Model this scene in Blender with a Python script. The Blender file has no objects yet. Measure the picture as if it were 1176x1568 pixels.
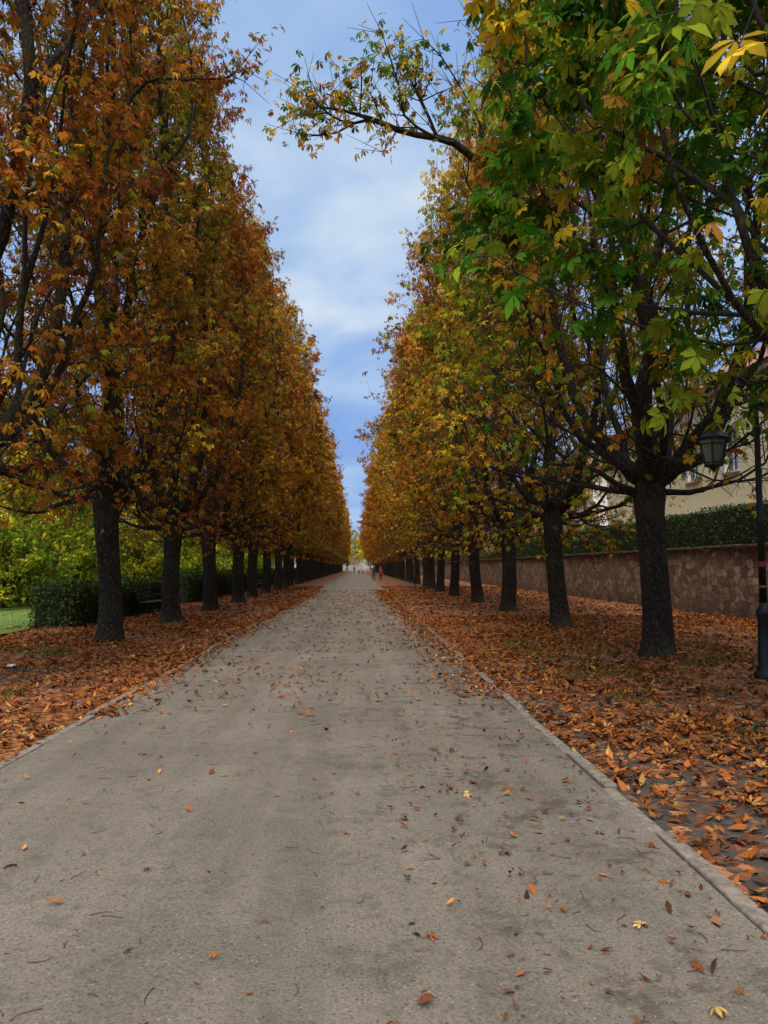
import bpy, bmesh, math, time
import numpy as np
from mathutils import Vector, noise as mnoise
T0=time.time()
scene=bpy.context.scene
col_root=scene.collection

# ---------------------------------------------------------------- helpers
def mk(name, verts, faces, mats, col=None, smooth=True, parent=None, link=True):
    verts=np.asarray(verts,dtype=np.float32).reshape(-1,3)
    me=bpy.data.meshes.new(name)
    loops=[];tot=[];mi=[]
    for arr,m in faces:
        arr=np.asarray(arr,dtype=np.int32)
        if arr.size==0: continue
        loops.append(arr.ravel()); tot.append(np.full(len(arr),arr.shape[1],dtype=np.int32))
        mi.append(np.full(len(arr),m,dtype=np.int32) if np.isscalar(m) else np.asarray(m,dtype=np.int32))
    loops=np.concatenate(loops);tot=np.concatenate(tot);mi=np.concatenate(mi)
    st=np.concatenate([[0],np.cumsum(tot)[:-1]]).astype(np.int32)
    me.vertices.add(len(verts)); me.vertices.foreach_set('co',verts.ravel())
    me.loops.add(len(loops)); me.loops.foreach_set('vertex_index',loops)
    me.polygons.add(len(tot)); me.polygons.foreach_set('loop_start',st); me.polygons.foreach_set('loop_total',tot)
    me.polygons.foreach_set('material_index',mi)
    me.polygons.foreach_set('use_smooth',np.full(len(tot),bool(smooth)))
    for m in mats: me.materials.append(m)
    if col is not None:
        a=me.attributes.new('col','FLOAT_COLOR','POINT')
        c=np.ones((len(verts),4),dtype=np.float32); c[:,:3]=col
        a.data.foreach_set('color',c.ravel())
    me.update(calc_edges=True)
    if not link: return me
    ob=bpy.data.objects.new(name,me); col_root.objects.link(ob)
    if parent: ob.parent=parent
    return ob

def empty(name,loc=(0,0,0)):
    e=bpy.data.objects.new(name,None); e.location=loc; e.empty_display_size=0.3; col_root.objects.link(e); return e

class MB:
    """tiny mesh accumulator"""
    def __init__(s): s.v=[];s.q=[];s.n=0
    def add(s,v,f):
        v=np.asarray(v,float).reshape(-1,3); s.v.append(v)
        s.q.append(np.asarray(f)+s.n); s.n+=len(v)
    def box(s,x0,x1,y0,y1,z0,z1):
        v=[(x0,y0,z0),(x1,y0,z0),(x1,y1,z0),(x0,y1,z0),(x0,y0,z1),(x1,y0,z1),(x1,y1,z1),(x0,y1,z1)]
        s.add(v,[(0,3,2,1),(4,5,6,7),(0,1,5,4),(1,2,6,5),(2,3,7,6),(3,0,4,7)])
    def tube(s,pts,rad,n=10,cap=True):
        v,f=tube(pts,rad,n,cap); s.add(v,f)
    def obj(s,name,mats,parent=None,smooth=False,bevel=0):
        ob=mk(name,np.concatenate(s.v),[(np.concatenate(s.q),0)],mats,smooth=smooth,parent=parent)
        if bevel:
            b=ob.modifiers.new('b','BEVEL'); b.width=bevel; b.segments=2; b.limit_method='ANGLE'
        return ob

def tube(pts,rad,n=8,cap=False):
    P=np.asarray(pts,float); R=np.broadcast_to(np.asarray(rad,float),(len(P),))
    Tn=np.gradient(P,axis=0) if len(P)>2 else np.repeat((P[1]-P[0])[None],2,0)
    Tn/= (np.linalg.norm(Tn,axis=1,keepdims=True)+1e-9)
    a=np.array([1.,0,0]) if abs(Tn[0,0])<.8 else np.array([0,1.,0])
    u=np.cross(Tn[0],a); u/=np.linalg.norm(u)
    ang=np.arange(n)/n*2*math.pi; ca=np.cos(ang)[:,None]; sa=np.sin(ang)[:,None]
    V=[]
    for i in range(len(P)):
        u=u-Tn[i]*np.dot(u,Tn[i]); u/=np.linalg.norm(u)+1e-9
        w=np.cross(Tn[i],u)
        V.append(P[i]+R[i]*(ca*u+sa*w))
    V=np.concatenate(V)
    k=np.arange(n); k2=(k+1)%n
    F=[np.stack([i*n+k,i*n+k2,(i+1)*n+k2,(i+1)*n+k],1) for i in range(len(P)-1)]
    F=np.concatenate(F)
    if cap:
        l=(len(P)-1)*n; m=n//2
        def capf(o,rev):
            q=[]
            for j in range(m-1):
                t=[o+j,o+j+1,o+(n-2-j),o+(n-1-j)]
                if len(set(t))==4: q.append(t[::-1] if rev else t)
            return q
        c=capf(0,True)+capf(l,False)
        if c: F=np.concatenate([F,np.array(c)])
    return V,F

# ---------------------------------------------------------------- materials
def newmat(name):
    m=bpy.data.materials.new(name); m.use_nodes=True; nt=m.node_tree
    b=nt.nodes['Principled BSDF']; return m,nt,b
def L(nt,a,b): nt.links.new(a,b)
def ramp(nt,fac,stops):
    r=nt.nodes.new('ShaderNodeValToRGB'); e=r.color_ramp.elements
    while len(e)<len(stops): e.new(.5)
    for i,(p,c) in enumerate(stops): e[i].position=p; e[i].color=(*c,1) if len(c)==3 else c
    if fac is not None: L(nt,fac,r.inputs[0])
    return r
def noise(nt,vec,scale,detail=4,rough=.55):
    n=nt.nodes.new('ShaderNodeTexNoise'); n.inputs['Scale'].default_value=scale; n.inputs['Detail'].default_value=detail
    n.inputs['Roughness'].default_value=rough
    if vec is not None: L(nt,vec,n.inputs['Vector'])
    return n
def mixc(nt,fac,a,b,mode='MIX'):
    m=nt.nodes.new('ShaderNodeMix'); m.data_type='RGBA'; m.blend_type=mode
    for s,v in ((0,fac),(6,a),(7,b)):
        if isinstance(v,(int,float)): m.inputs[s].default_value=v
        elif isinstance(v,tuple): m.inputs[s].default_value=(*v,1)
        else: L(nt,v,m.inputs[s])
    return m.outputs[2]
def math_(nt,op,a,b=None,clamp=False):
    m=nt.nodes.new('ShaderNodeMath'); m.operation=op; m.use_clamp=clamp
    for i,v in enumerate((a,b)):
        if v is None: continue
        if isinstance(v,(int,float)): m.inputs[i].default_value=v
        else: L(nt,v,m.inputs[i])
    return m.outputs[0]
def maprange(nt,v,a,b,c=0,d=1,smooth=True):
    m=nt.nodes.new('ShaderNodeMapRange'); 
    if smooth: m.interpolation_type='SMOOTHSTEP'
    L(nt,v,m.inputs[0]); m.inputs[1].default_value=a; m.inputs[2].default_value=b; m.inputs[3].default_value=c; m.inputs[4].default_value=d
    return m.outputs[0]
def bump(nt,h,b,strength=.5,dist=.02):
    n=nt.nodes.new('ShaderNodeBump'); n.inputs['Strength'].default_value=strength; n.inputs['Distance'].default_value=dist
    L(nt,h,n.inputs['Height']); L(nt,n.outputs[0],b.inputs['Normal']); return n
def simple(name,c,rough=.6,metal=0,nscale=30,var=.25,bmp=0):
    m,nt,b=newmat(name)
    g=nt.nodes.new('ShaderNodeTexCoord')
    n=noise(nt,g.outputs['Object'],nscale,4)
    d=tuple(x*(1-var) for x in c); l=tuple(min(1,x*(1+var)) for x in c)
    r=ramp(nt,n.outputs[0],[(.3,d),(.7,l)]); L(nt,r.outputs[0],b.inputs['Base Color'])
    b.inputs['Roughness'].default_value=rough; b.inputs['Metallic'].default_value=metal
    if bmp: bump(nt,n.outputs[0],b,bmp)
    return m

def leafmat(name,trans=.4,hvar=.02):
    m=bpy.data.materials.new(name); m.use_nodes=True; nt=m.node_tree; nt.nodes.clear()
    out=nt.nodes.new('ShaderNodeOutputMaterial')
    at=nt.nodes.new('ShaderNodeAttribute'); at.attribute_name='col'
    c=at.outputs['Color']
    if hvar:
        oi=nt.nodes.new('ShaderNodeObjectInfo')
        hs=nt.nodes.new('ShaderNodeHueSaturation')
        L(nt,maprange(nt,oi.outputs['Random'],0,1,.5-hvar*.6,.5+hvar,False),hs.inputs['Hue'])
        L(nt,maprange(nt,oi.outputs['Random'],0,1,.85,1.15,False),hs.inputs['Value'])
        L(nt,c,hs.inputs['Color']); c=hs.outputs[0]
    d=nt.nodes.new('ShaderNodeBsdfDiffuse'); L(nt,c,d.inputs[0])
    if trans:
        t=nt.nodes.new('ShaderNodeBsdfTranslucent'); L(nt,c,t.inputs[0])
        mx=nt.nodes.new('ShaderNodeMixShader'); mx.inputs[0].default_value=trans
        L(nt,d.outputs[0],mx.inputs[1]); L(nt,t.outputs[0],mx.inputs[2])
        L(nt,mx.outputs[0],out.inputs[0])
    else: L(nt,d.outputs[0],out.inputs[0])
    return m
M_leaf=leafmat('chestnut_leaf',.34,.025)
M_litter=leafmat('fallen_leaf',trans=0,hvar=0)
M_hedgeleaf=leafmat('hedge_leaf',trans=0,hvar=0)

# bark
M_bark,nt,b=newmat('bark')
tc=nt.nodes.new('ShaderNodeTexCoord'); mp=nt.nodes.new('ShaderNodeMapping'); mp.inputs['Scale'].default_value=(9,9,3.4); L(nt,tc.outputs['Object'],mp.inputs[0])
v=nt.nodes.new('ShaderNodeTexVoronoi'); v.feature='DISTANCE_TO_EDGE'; v.inputs['Scale'].default_value=1.9
nn=noise(nt,mp.outputs[0],1.5,5); 
L(nt,mixc(nt,.7,mp.outputs[0],nn.outputs['Color'],'ADD'),v.inputs['Vector'])
r=ramp(nt,v.outputs[0],[(0,(.014,.011,.008)),(.12,(.042,.031,.022)),(.5,(.092,.068,.048))])
moss=noise(nt,tc.outputs['Object'],1.3,5)
mf=maprange(nt,moss.outputs[0],.48,.68,0,.55)
L(nt,mixc(nt,mf,r.outputs[0],(.075,.078,.032)),b.inputs['Base Color']); b.inputs['Roughness'].default_value=.95
b.inputs['Specular IOR Level'].default_value=.2
bump(nt,v.outputs[0],b,1.0,.05)
M_wood=simple('branch_wood',(.026,.02,.016),.95,nscale=8,var=.4)

# ---------------------------------------------------------------- leaves templates
def palmate(rng,k,hi,droop,narrow=1.0):
    if k==5: A=[0,46,-46,98,-98]; Ls=[1,.92,.92,.66,.66]
    elif k==7: A=[0,34,-34,70,-70,118,-118]; Ls=[1,.95,.95,.8,.8,.5,.5]
    else: A=[0,60,-60]; Ls=[1,.8,.8]
    V=[];F=[]
    for a,l in zip(A,Ls):
        a=math.radians(a+rng.uniform(-9,9)); l*=rng.uniform(.85,1.1); w=.2*narrow*l*rng.uniform(.8,1.2)
        dr=droop*rng.uniform(.6,1.4); tw=rng.uniform(-.25,.25)
        def P(r,s,up=0):
            rr=r*l; x=s*w; z=-dr*rr*rr+up+tw*x
            return (math.sin(a)*rr+math.cos(a)*x, math.cos(a)*rr-math.sin(a)*x, z)
        n=len(V)
        if hi:
            V+= [P(.06,0),P(.38,.62,.02),P(.70,1.0,.03),P(1.0,0,0),P(.70,-1.0,.03),P(.38,-.62,.02),P(.6,0,-.02)]
            F+= [(n,n+1,n+2,n+6),(n,n+6,n+4,n+5),(n+6,n+2,n+3,n+4)]
        else:
            V+= [P(.05,0),P(.65,1.05,.05),P(1.0,0,0),P(.65,-1.05,.05)]
            F+= [(n,n+1,n+2,n+3)]
    return np.array(V),np.array(F)

def rotmats(yaw,pitch,roll):
    cy,sy=np.cos(yaw),np.sin(yaw); cp,sp=np.cos(pitch),np.sin(pitch); cr,sr=np.cos(roll),np.sin(roll)
    z=np.zeros_like(yaw); o=np.ones_like(yaw)
    Rz=np.stack([cy,-sy,z,sy,cy,z,z,z,o],1).reshape(-1,3,3)
    Rx=np.stack([o,z,z,z,cp,-sp,z,sp,cp],1).reshape(-1,3,3)
    Ry=np.stack([cr,z,sr,z,o,z,-sr,z,cr],1).reshape(-1,3,3)
    return Rz@Rx@Ry

def scatter(templ,pos,R,size,colr,rng,tipdark=.0):
    ti=rng.integers(0,len(templ),len(pos)); VV=[];FF=[];CC=[];n=0
    for i,(tv,tf) in enumerate(templ):
        m=np.where(ti==i)[0]
        if len(m)==0: continue
        v=np.einsum('nij,vj->nvi',R[m],tv)*size[m,None,None]+pos[m,None,:]
        f=tf[None]+ (np.arange(len(m))*len(tv))[:,None,None]+n
        c=np.repeat(colr[m,None,:],len(tv),1)
        if tipdark:
            rad=np.linalg.norm(tv,axis=1); rad/=rad.max()
            k=(rad[None,:,None]**3)*(rng.random((len(m),1,1))*tipdark)
            c=c*(1-k)+np.array([.22,.09,.028])*k
        VV.append(v.reshape(-1,3));FF.append(f.reshape(-1,tf.shape[1]));CC.append(c.reshape(-1,3)); n+=len(m)*len(tv)
    return np.concatenate(VV),np.concatenate(FF),np.concatenate(CC)

PAL={'green':(.11,.235,.018),'dgreen':(.045,.115,.015),'ygreen':(.35,.39,.028),'gold':(.76,.42,.035),
     'orange':(.60,.24,.03),'rust':(.42,.15,.03),'brown':(.17,.07,.026),'yellow':(.82,.64,.05),'olive':(.24,.205,.028)}

# ---------------------------------------------------------------- tree growth
def build_tree(name,seed,inner=3,outer=3.1,yh=3.5,zlow=3.1,ztop=17,fork=3.1,npts=1300,nleaf=14000,hi=False,
               pal=None,lsize=.12,extra=None,palz=None,trunk_r=.25,lowsparse=.35,topround=.4,extra_leaf=0,mix_sd=.75,lowrange=.28,nl=7,ul=1.0,nlow=2):
    rng=np.random.default_rng(seed)
    ph=rng.uniform(0,6.28,8)
    def env(th,t):
        w=np.where(t<.18,.6+.4*t/.18,1.0)
        u=np.clip((t-(1-topround))/topround,0,1); w=w*np.sqrt(np.clip(1-(u*.93)**2,0,1))
        c,s=np.cos(th),np.sin(th)
        q=1/(np.abs(c)**3+np.abs(s)**3)**(1/3)
        lump=1+.10*np.sin(2*th+7*t+ph[0])+.09*np.sin(3*th-11*t+ph[1])+.08*np.sin(5*th+19*t+ph[2])
        w=w*lump
        rx=np.where(c<0,inner,outer)
        return q*c*rx*w,q*s*yh*w
    t=rng.random(npts)**.95; th=rng.uniform(0,2*math.pi,npts)
    rho=rng.random(npts)**.42
    rho=np.where(rng.random(npts)<.06,rng.uniform(1.0,1.25,npts),rho)
    ex,ey=env(th,t)
    pts=np.stack([ex*rho,ey*rho,zlow+t*(ztop-zlow)*(1+.03*np.sin(3*th+ph[7]))],1)
    nx=0
    if extra is not None:
        pts=np.concatenate([pts,extra]); nx=len(extra)
    seeds=[(0,0,fork)];par=[-1]
    az0=rng.uniform(0,6.28)
    for i in range(nl):
        a=az0+i*2*math.pi/nl+rng.uniform(-.3,.3); o=rng.uniform(.8,1.2); up=rng.uniform(.6,1.5)
        p=0
        for (ro,zo) in ((.30,.22),(.62,.5*up),(.95*o,.9*up),(1.2*o,1.5*up),(1.4*o,2.3*up),(1.55*o,3.3*up)):
            a+=rng.uniform(-.16,.16)
            seeds.append((ro*math.cos(a)*ul,ro*math.sin(a)*ul,fork+zo)); par.append(p); p=len(seeds)-1
    # low arching side limbs
    for i in range(nlow):
        a=rng.uniform(0,6.28); p=0; o=rng.uniform(.9,1.3); dz=rng.uniform(-.25,.1)
        for (ro,zo) in ((.28,-.12),(.65,-.02+dz*.5),(1.05*o,.18+dz),(1.5*o,.3+dz),(1.9*o,.6+dz),(2.15*o,1.2+dz),(2.3*o,1.9+dz)):
            a+=rng.uniform(-.14,.14)
            seeds.append((ro*math.cos(a)*ul,ro*math.sin(a)*ul,fork+zo)); par.append(p); p=len(seeds)-1
    p=0
    for k in range(6):
        seeds.append((rng.uniform(-.15,.15),rng.uniform(-.15,.15),fork+.6*(k+1))); par.append(p); p=len(seeds)-1
    seeds=np.array(seeds); ns=len(seeds)
    plen=np.zeros(ns)
    for i in range(1,ns): plen[i]=plen[par[i]]+np.linalg.norm(seeds[i]-seeds[par[i]])
    P=np.concatenate([seeds,pts]); n=len(P); parent=np.full(n,-1); parent[:ns]=par
    PL=np.zeros(n); PL[:ns]=plen
    sc=np.array([1,1,.72]); bf=.28
    best=np.full(n,1e9); bp=np.full(n,-1); done=np.zeros(n,bool); done[:ns]=True
    def upd(i):
        d=P-P[i]; 
        c=np.sqrt(((d*sc)**2).sum(1))+bf*PL[i]+.7*np.clip(-d[:,2],0,None)
        c=np.where(done,1e9,c); m=c<best; best[m]=c[m]; bp[m]=i
    for i in range(ns): upd(i)
    order=list(range(ns))
    for _ in range(n-ns):
        best[done]=1e9
        j=int(np.argmin(best)); done[j]=True; parent[j]=bp[j]; PL[j]=PL[bp[j]]+np.linalg.norm(P[j]-P[bp[j]]); order.append(j); upd(j)
    ch=[[] for _ in range(n)]
    for j in order[1:]: ch[parent[j]].append(j)
    A=np.zeros(n)
    for j in reversed(order):
        A[j]=sum(A[c] for c in ch[j]) if ch[j] else .0098**2
        A[j]+=.00001
    R=np.sqrt(A)
    R=np.where(R>.02,R*(1+.9*np.exp(-np.linalg.norm(P-np.array([0,0,fork]),axis=1)/1.0)),R)
    for it in range(2):
        Q=P.copy()
        for j in order[ns:]:
            if ch[j]:
                c=max(ch[j],key=lambda q:R[q]); Q[j]=.5*P[j]+.25*(P[parent[j]]+P[c])
        P=Q
    V=[];F=[];FM=[];nv=0
    zs=np.array([-.1,.0,.12,.3,.7,1.3,2.0,fork-.5,fork-.15,fork+.12])
    rr=trunk_r*np.array([1.55,1.4,1.2,1.08,1.0,.95,.94,1.02,1.15,.9])
    lean=rng.uniform(-.05,.05,2)
    tp=np.stack([np.sin(zs*1.3+ph[3])*.05+lean[0]*(zs-fork),np.sin(zs*1.1+ph[4])*.05+lean[1]*(zs-fork),zs],1); tp[-1,:2]=0
    tv,tf=tube(tp,rr,18)
    ang=np.arctan2(tv[:,1],tv[:,0]); rt=1+(.05*np.sin(ang*3+ph[5])+.035*np.sin(ang*7+ph[6]+tv[:,2]))*np.clip(1.6-tv[:,2]*.25,.6,1.6)
    tv[:,:2]*=rt[:,None]
    V.append(tv);F.append(tf);FM.append(np.zeros(len(tf),int));nv+=len(tv)
    stack=[(c,0) for c in ch[0]]
    while stack:
        j,p0=stack.pop(); chain=[p0,j]; cur=j
        while ch[cur]:
            m=max(ch[cur],key=lambda q:R[q])
            for c in ch[cur]:
                if c!=m: stack.append((c,cur))
            chain.append(m); cur=m
        rad=R[chain].copy(); rad[0]=min(rad[1]*1.15,R[p0]); 
        mxr=rad.max(); sides=10 if mxr>.08 else (6 if mxr>.03 else 4)
        rad[-1]*=.5
        tv,tf=tube(P[chain],rad,sides)
        V.append(tv);F.append(tf+nv);FM.append(np.full(len(tf),0 if mxr>.05 else 1));nv+=len(tv)
    term=np.array([j for j in range(ns,n) if R[j]<.022])
    k=3 if hi else 2
    base=np.repeat(P[term],k,0); outd=base-np.array([0,0,fork+3]); outd/=np.linalg.norm(outd,axis=1,keepdims=True)+1e-6
    dr=outd*.6+rng.normal(0,.55,base.shape)+np.array([0,0,.25]); dr/=np.linalg.norm(dr,axis=1,keepdims=True)
    ln=rng.uniform(.25,.65,(len(base),1)); tipp=base+dr*ln
    a=np.cross(dr,[0.3,.2,1.]); a/=np.linalg.norm(a,axis=1,keepdims=True)+1e-6; bb=np.cross(dr,a)
    r0=.006; ring=[a,-.5*a+.87*bb,-.5*a-.87*bb]
    tvs=np.stack([base+r0*q for q in ring]+[tipp+.5*r0*q for q in ring],1).reshape(-1,3)
    f=np.array([(0,1,4,3),(1,2,5,4),(2,0,3,5)]); tf=(f[None]+(np.arange(len(base))*6)[:,None,None]).reshape(-1,4)
    V.append(tvs);F.append(tf+nv);FM.append(np.full(len(tf),1));nv+=len(tvs)
    anch=np.concatenate([P[term],tipp,base+(tipp-base)*.5])
    src=np.concatenate([np.arange(len(term)),np.repeat(np.arange(len(term)),k),np.repeat(np.arange(len(term)),k)])
    tt=(anch[:,2]-zlow)/(ztop-zlow)
    nodew=rng.lognormal(0,mix_sd,len(term))
    w=nodew[src]*np.clip(lowsparse+(1-lowsparse)*tt/lowrange,.08,1)
    ex,ey=anch[:,0]/np.where(anch[:,0]<0,inner,outer),anch[:,1]/yh
    shell=np.maximum(np.abs(ex),np.abs(ey)); shell=np.maximum(shell,np.clip((tt-.6)/.4,0,1)); w*=.2+shell**2
    if nx:
        isx=(term[src]>=n-nx); w[isx]*=extra_leaf
    w/=w.sum()
    idx=rng.choice(len(anch),nleaf,p=w)
    pos=anch[idx]+rng.normal(0,.10 if hi else .13,(nleaf,3))
    names=list(pal.keys()); pw=np.array([pal[q] for q in names],float); pw/=pw.sum()
    cols=np.array([PAL[q] for q in names])
    nodec=rng.choice(len(names),len(term),p=pw); leafc=rng.choice(len(names),nleaf,p=pw)
    use=rng.random(nleaf)<.6; ci=np.where(use,nodec[src[idx]],leafc)
    c=cols[ci]
    if palz:
        for z0,z1,nm,pr in palz:
            m=(pos[:,2]>z0)&(pos[:,2]<z1)&(rng.random(nleaf)<pr); c[m]=PAL[nm]
    c=np.clip(c*rng.uniform(.5,1.35,(nleaf,1))*rng.uniform(.9,1.1,(nleaf,3)),0,.9)
    yaw=np.arctan2(-(pos[:,0]),pos[:,1])+rng.normal(0,1.1,nleaf)
    pitch=-np.abs(rng.normal(.55,.45,nleaf)); roll=rng.normal(0,.5,nleaf)
    Rm=rotmats(yaw,pitch,roll)
    if hi: templ=[palmate(rng,q,True,d,nw) for q,d,nw in ((7,.35,1.15),(7,.6,1.0),(5,.4,1.2),(5,.8,1.0),(7,1.0,.9),(5,.25,1.1))]
    else: templ=[palmate(rng,q,False,d,nw) for q,d,nw in ((5,.5,1.2),(5,.9,1.0),(3,.6,1.1),(5,1.3,.9))]
    sz=lsize*rng.uniform(.6,1.2,nleaf)
    if nx: sz=np.where(term[src[idx]]>=n-nx,sz*.8,sz)
    lv,lf,lc=scatter(templ,pos,Rm,sz,c,rng,.75)
    V.append(lv);F.append(lf+nv);FM.append(np.full(len(lf),2))
    colr=np.concatenate([np.zeros((nv,3))+.05,lc])
    return mk(name,np.concatenate(V),[(np.concatenate(F),np.concatenate(FM))],[M_bark,M_wood,M_leaf],col=colr,link=False)

def place(me,name,x,y,rz=0,s=(1,1,1)):
    ob=bpy.data.objects.new(name,me); ob.location=(x,y,0); ob.rotation_euler=(0,0,rz); ob.scale=s; col_root.objects.link(ob); return ob

rg=np.random.default_rng(5)
RUST=dict(rust=5,orange=4.4,brown=2.4,gold=1.3,olive=.9)
RUST2=dict(rust=4,orange=4,brown=2,gold=1.8,olive=1.6,ygreen=.4)
OCHRE=dict(gold=3,orange=3.2,rust=2.6,olive=2.0,brown=1.5,ygreen=.6)
XL,XR=-5.5,5.4
# right row
R0=build_tree('chestnut_tree',11,inner=3.55,outer=3.2,yh=3.2,zlow=3.3,ztop=14,npts=1200,nleaf=15000,hi=True,
   pal=dict(green=6,dgreen=2.6,ygreen=4,gold=1.6,rust=.5,brown=.4),lsize=.175,lowsparse=1.0,mix_sd=.8)
place(R0,'chestnut_tree',XR,6.5)
ex=[]
for i in range(85):
    u=rg.random()**.8; x=2.4-3.3*u; hw=.95*(1-u)+.12
    ex.append((x+rg.normal(0,.05),10.9-.5*u+rg.normal(0,.35),8.7-.5*u**2+rg.uniform(-hw,hw)*.95))
for u in np.linspace(0,1,9): ex.append((3.6-2.6*u,12.0-1.2*u,7.0+1.6*u-.2*u*u))
ex=np.array(ex)-np.array([XR,13.4,0])
R1=build_tree('chestnut_tree',12,inner=3.1,outer=3.3,yh=3.4,zlow=2.9,ztop=16,npts=1700,nleaf=14500,hi=True,
   pal=dict(green=2,dgreen=1,ygreen=3,gold=3.2,olive=2.4,orange=1.3,rust=.8,brown=.5),lsize=.125,extra=ex,extra_leaf=.24,lowsparse=.08,lowrange=.36,trunk_r=.26,nl=8,ul=1.15,nlow=3)
place(R1,'chestnut_tree',XR,13.4)
R2=build_tree('chestnut_tree',13,inner=3.2,outer=3.2,yh=3.6,zlow=2.2,ztop=16.5,npts=1500,nleaf=15500,hi=False,
   pal=dict(gold=3.4,olive=2.6,ygreen=1.8,orange=2.4,rust=1.8,green=.5,brown=1.1),lsize=.125,lowsparse=.3,nl=6,nlow=3,ul=1.1)
place(R2,'chestnut_tree',XR,20.15)
R3=build_tree('chestnut_tree',14,inner=3.35,outer=3.2,yh=3.6,zlow=2.4,ztop=17.2,npts=1400,nleaf=16000,
   pal=OCHRE,lsize=.13,lowsparse=.3,nlow=3,ul=1.1)
R4=build_tree('chestnut_tree',15,inner=3.45,outer=3.2,yh=3.6,zlow=2.8,ztop=17.3,npts=700,nleaf=8500,
   pal=dict(rust=3.2,orange=3.5,gold=2.2,olive=1.4,brown=1.5),lsize=.18,lowsparse=.3)
y=26.9;i=0
while y<262:
    me=(R3,R2,R3,R3)[i%4] if i<4 else R4
    f=rg.uniform(.93,1.08)
    place(me,'chestnut_tree',XR+rg.uniform(-.12,.12),y+rg.uniform(-.2,.2),rg.uniform(-.15,.15),(f,f*rg.choice([-1,1]),rg.uniform(.90,1.06)))
    y+=6.75; i+=1
# left row
exl=[(-3.4+1.85*u+rg.normal(0,.05),10.4-.4*u+rg.normal(0,.1),8.7-.5*u+.3*u*u+rg.normal(0,.10)) for u in np.linspace(0,1,16)]
exl=np.array([(-(x-XL),-(y-10.5),z) for x,y,z in exl])
L0=build_tree('chestnut_tree',21,inner=1.85,outer=3.2,yh=3.2,zlow=2.6,ztop=16.0,npts=1600,nleaf=15500,hi=True,
   pal=dict(orange=4,rust=3.4,gold=2.6,brown=1.4,ygreen=1.0,olive=1.0),lsize=.115,lowsparse=.3,topround=.6,extra=exl,extra_leaf=.25,nlow=3)
place(L0,'chestnut_tree',XL,10.5,math.pi)
L1=build_tree('chestnut_tree',22,inner=1.9,outer=3.2,yh=3.3,zlow=2.4,ztop=16.3,npts=1600,nleaf=16000,
   pal=RUST2,lsize=.125,palz=[(9,13,'olive',.25),(9,13,'ygreen',.2)],lowsparse=.2,lowrange=.35,topround=.62,nlow=3,nl=6,ul=1.1)
L2=build_tree('chestnut_tree',23,inner=2.1,outer=3.2,yh=3.3,zlow=2.5,ztop=16.8,npts=1400,nleaf=16500,
   pal=RUST,lsize=.125,palz=[(11,17,'olive',.2)],lowsparse=.2,lowrange=.35,topround=.55,nlow=3,nl=6,ul=1.1,fork=2.9)
L3=build_tree('chestnut_tree',24,inner=2.3,outer=3.2,yh=3.3,zlow=2.6,ztop=17.2,npts=700,nleaf=8500,
   pal=RUST2,lsize=.18,lowsparse=.25)
y=16.3;i=0
while y<262:
    me=(L1,L2,L1,L2,L2)[i] if i<5 else L3
    f=rg.uniform(.95,1.07)
    place(me,'chestnut_tree',XL+rg.uniform(-.12,.12),y+rg.uniform(-.15,.15),math.pi+rg.uniform(-.12,.12),(f*(1+.001*min(y,100)),f*(1 if i==0 else rg.choice([-1,1])),rg.uniform(.92,1.05)))
    y+=5.75; i+=1
G1=build_tree('park_tree',31,inner=4,outer=4,yh=4,zlow=1.4,ztop=10,fork=2.2,npts=500,nleaf=7000,pal=dict(green=5,ygreen=5,dgreen=.6,yellow=.8),lsize=.22,trunk_r=.18,topround=.7,lowsparse=.8)
G2=build_tree('park_tree',32,inner=4.5,outer=4.5,yh=4.5,zlow=1.8,ztop=12,fork=2.4,npts=500,nleaf=7000,pal=dict(yellow=4,gold=2,ygreen=3,green=.6),lsize=.24,trunk_r=.2,topround=.7,lowsparse=.8)
G3=build_tree('shrub',33,inner=2.2,outer=2.2,yh=2.2,zlow=.25,ztop=4.2,fork=.5,npts=350,nleaf=5500,pal=dict(green=5,ygreen=5,dgreen=1.5,yellow=1.2),lsize=.14,trunk_r=.08,topround=.7,lowsparse=1,ul=.5,nl=6,nlow=0)
for (x,y,m,s) in [(-17,25,G1,.75),(-19,33,G2,.9),(-15,37,G1,.7),(-26,27,G1,1.1),(-17,46,G2,.85),(-25,41,G2,1.2),(-16,57,G1,.9),(-33,34,G1,1.2),
                  (-18,68,G2,1),(-28,55,G1,1.3),(-20,85,G1,1.2),(-38,47,G2,1.3),(-34,70,G2,1.4),(-20,105,G2,1.2),(-22,130,G1,1.3),(-44,60,G1,1.5),(-22,160,G2,1.4),(-28,200,G1,1.5),
                  (16,62,G2,.8),(17,92,G1,1),(18,110,G2,1.1),(17,130,G1,1.1),(19,155,G2,1.2),(18,190,G2,1.3),(30,120,G1,1.3),
                  (-9,300,G2,1.3),(-4.6,318,G2,1.4),(7,305,G2,1.5),(5.5,335,G1,1.4),(14,300,G1,1.5),(-16,305,G1,1.5),(0,352,G2,1.2),(-8,350,G1,1.6),(10,352,G2,1.7),(22,320,G2,1.6),(-26,320,G2,1.6)]:
    place(m,'park_tree',x,y,rg.uniform(0,6.28),(s,s,s*rg.uniform(.9,1.1)))
for (x,y,s) in [(-13.5,29,.8),(-16.5,28.5,1.0),(-14,34,.9),(-19,30,1.1),(-22,36,1.2),(-17,40,1.1),(-13,43,.9),(-26,40,1.3),(-20,48,1.3),(-14,52,1.0),(-30,45,1.4),(-24,56,1.5),(-15,62,1.1),(-18,75,1.4),(-14,84,1.2),(-34,52,1.6),(-40,58,1.8),(-28,70,1.8),(-16,100,1.5),(-15,120,1.5)]:
    place(G3,'shrub',x,y,rg.uniform(0,6.28),(s*1.15,s*1.15,s))
print('trees',time.time()-T0)

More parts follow.
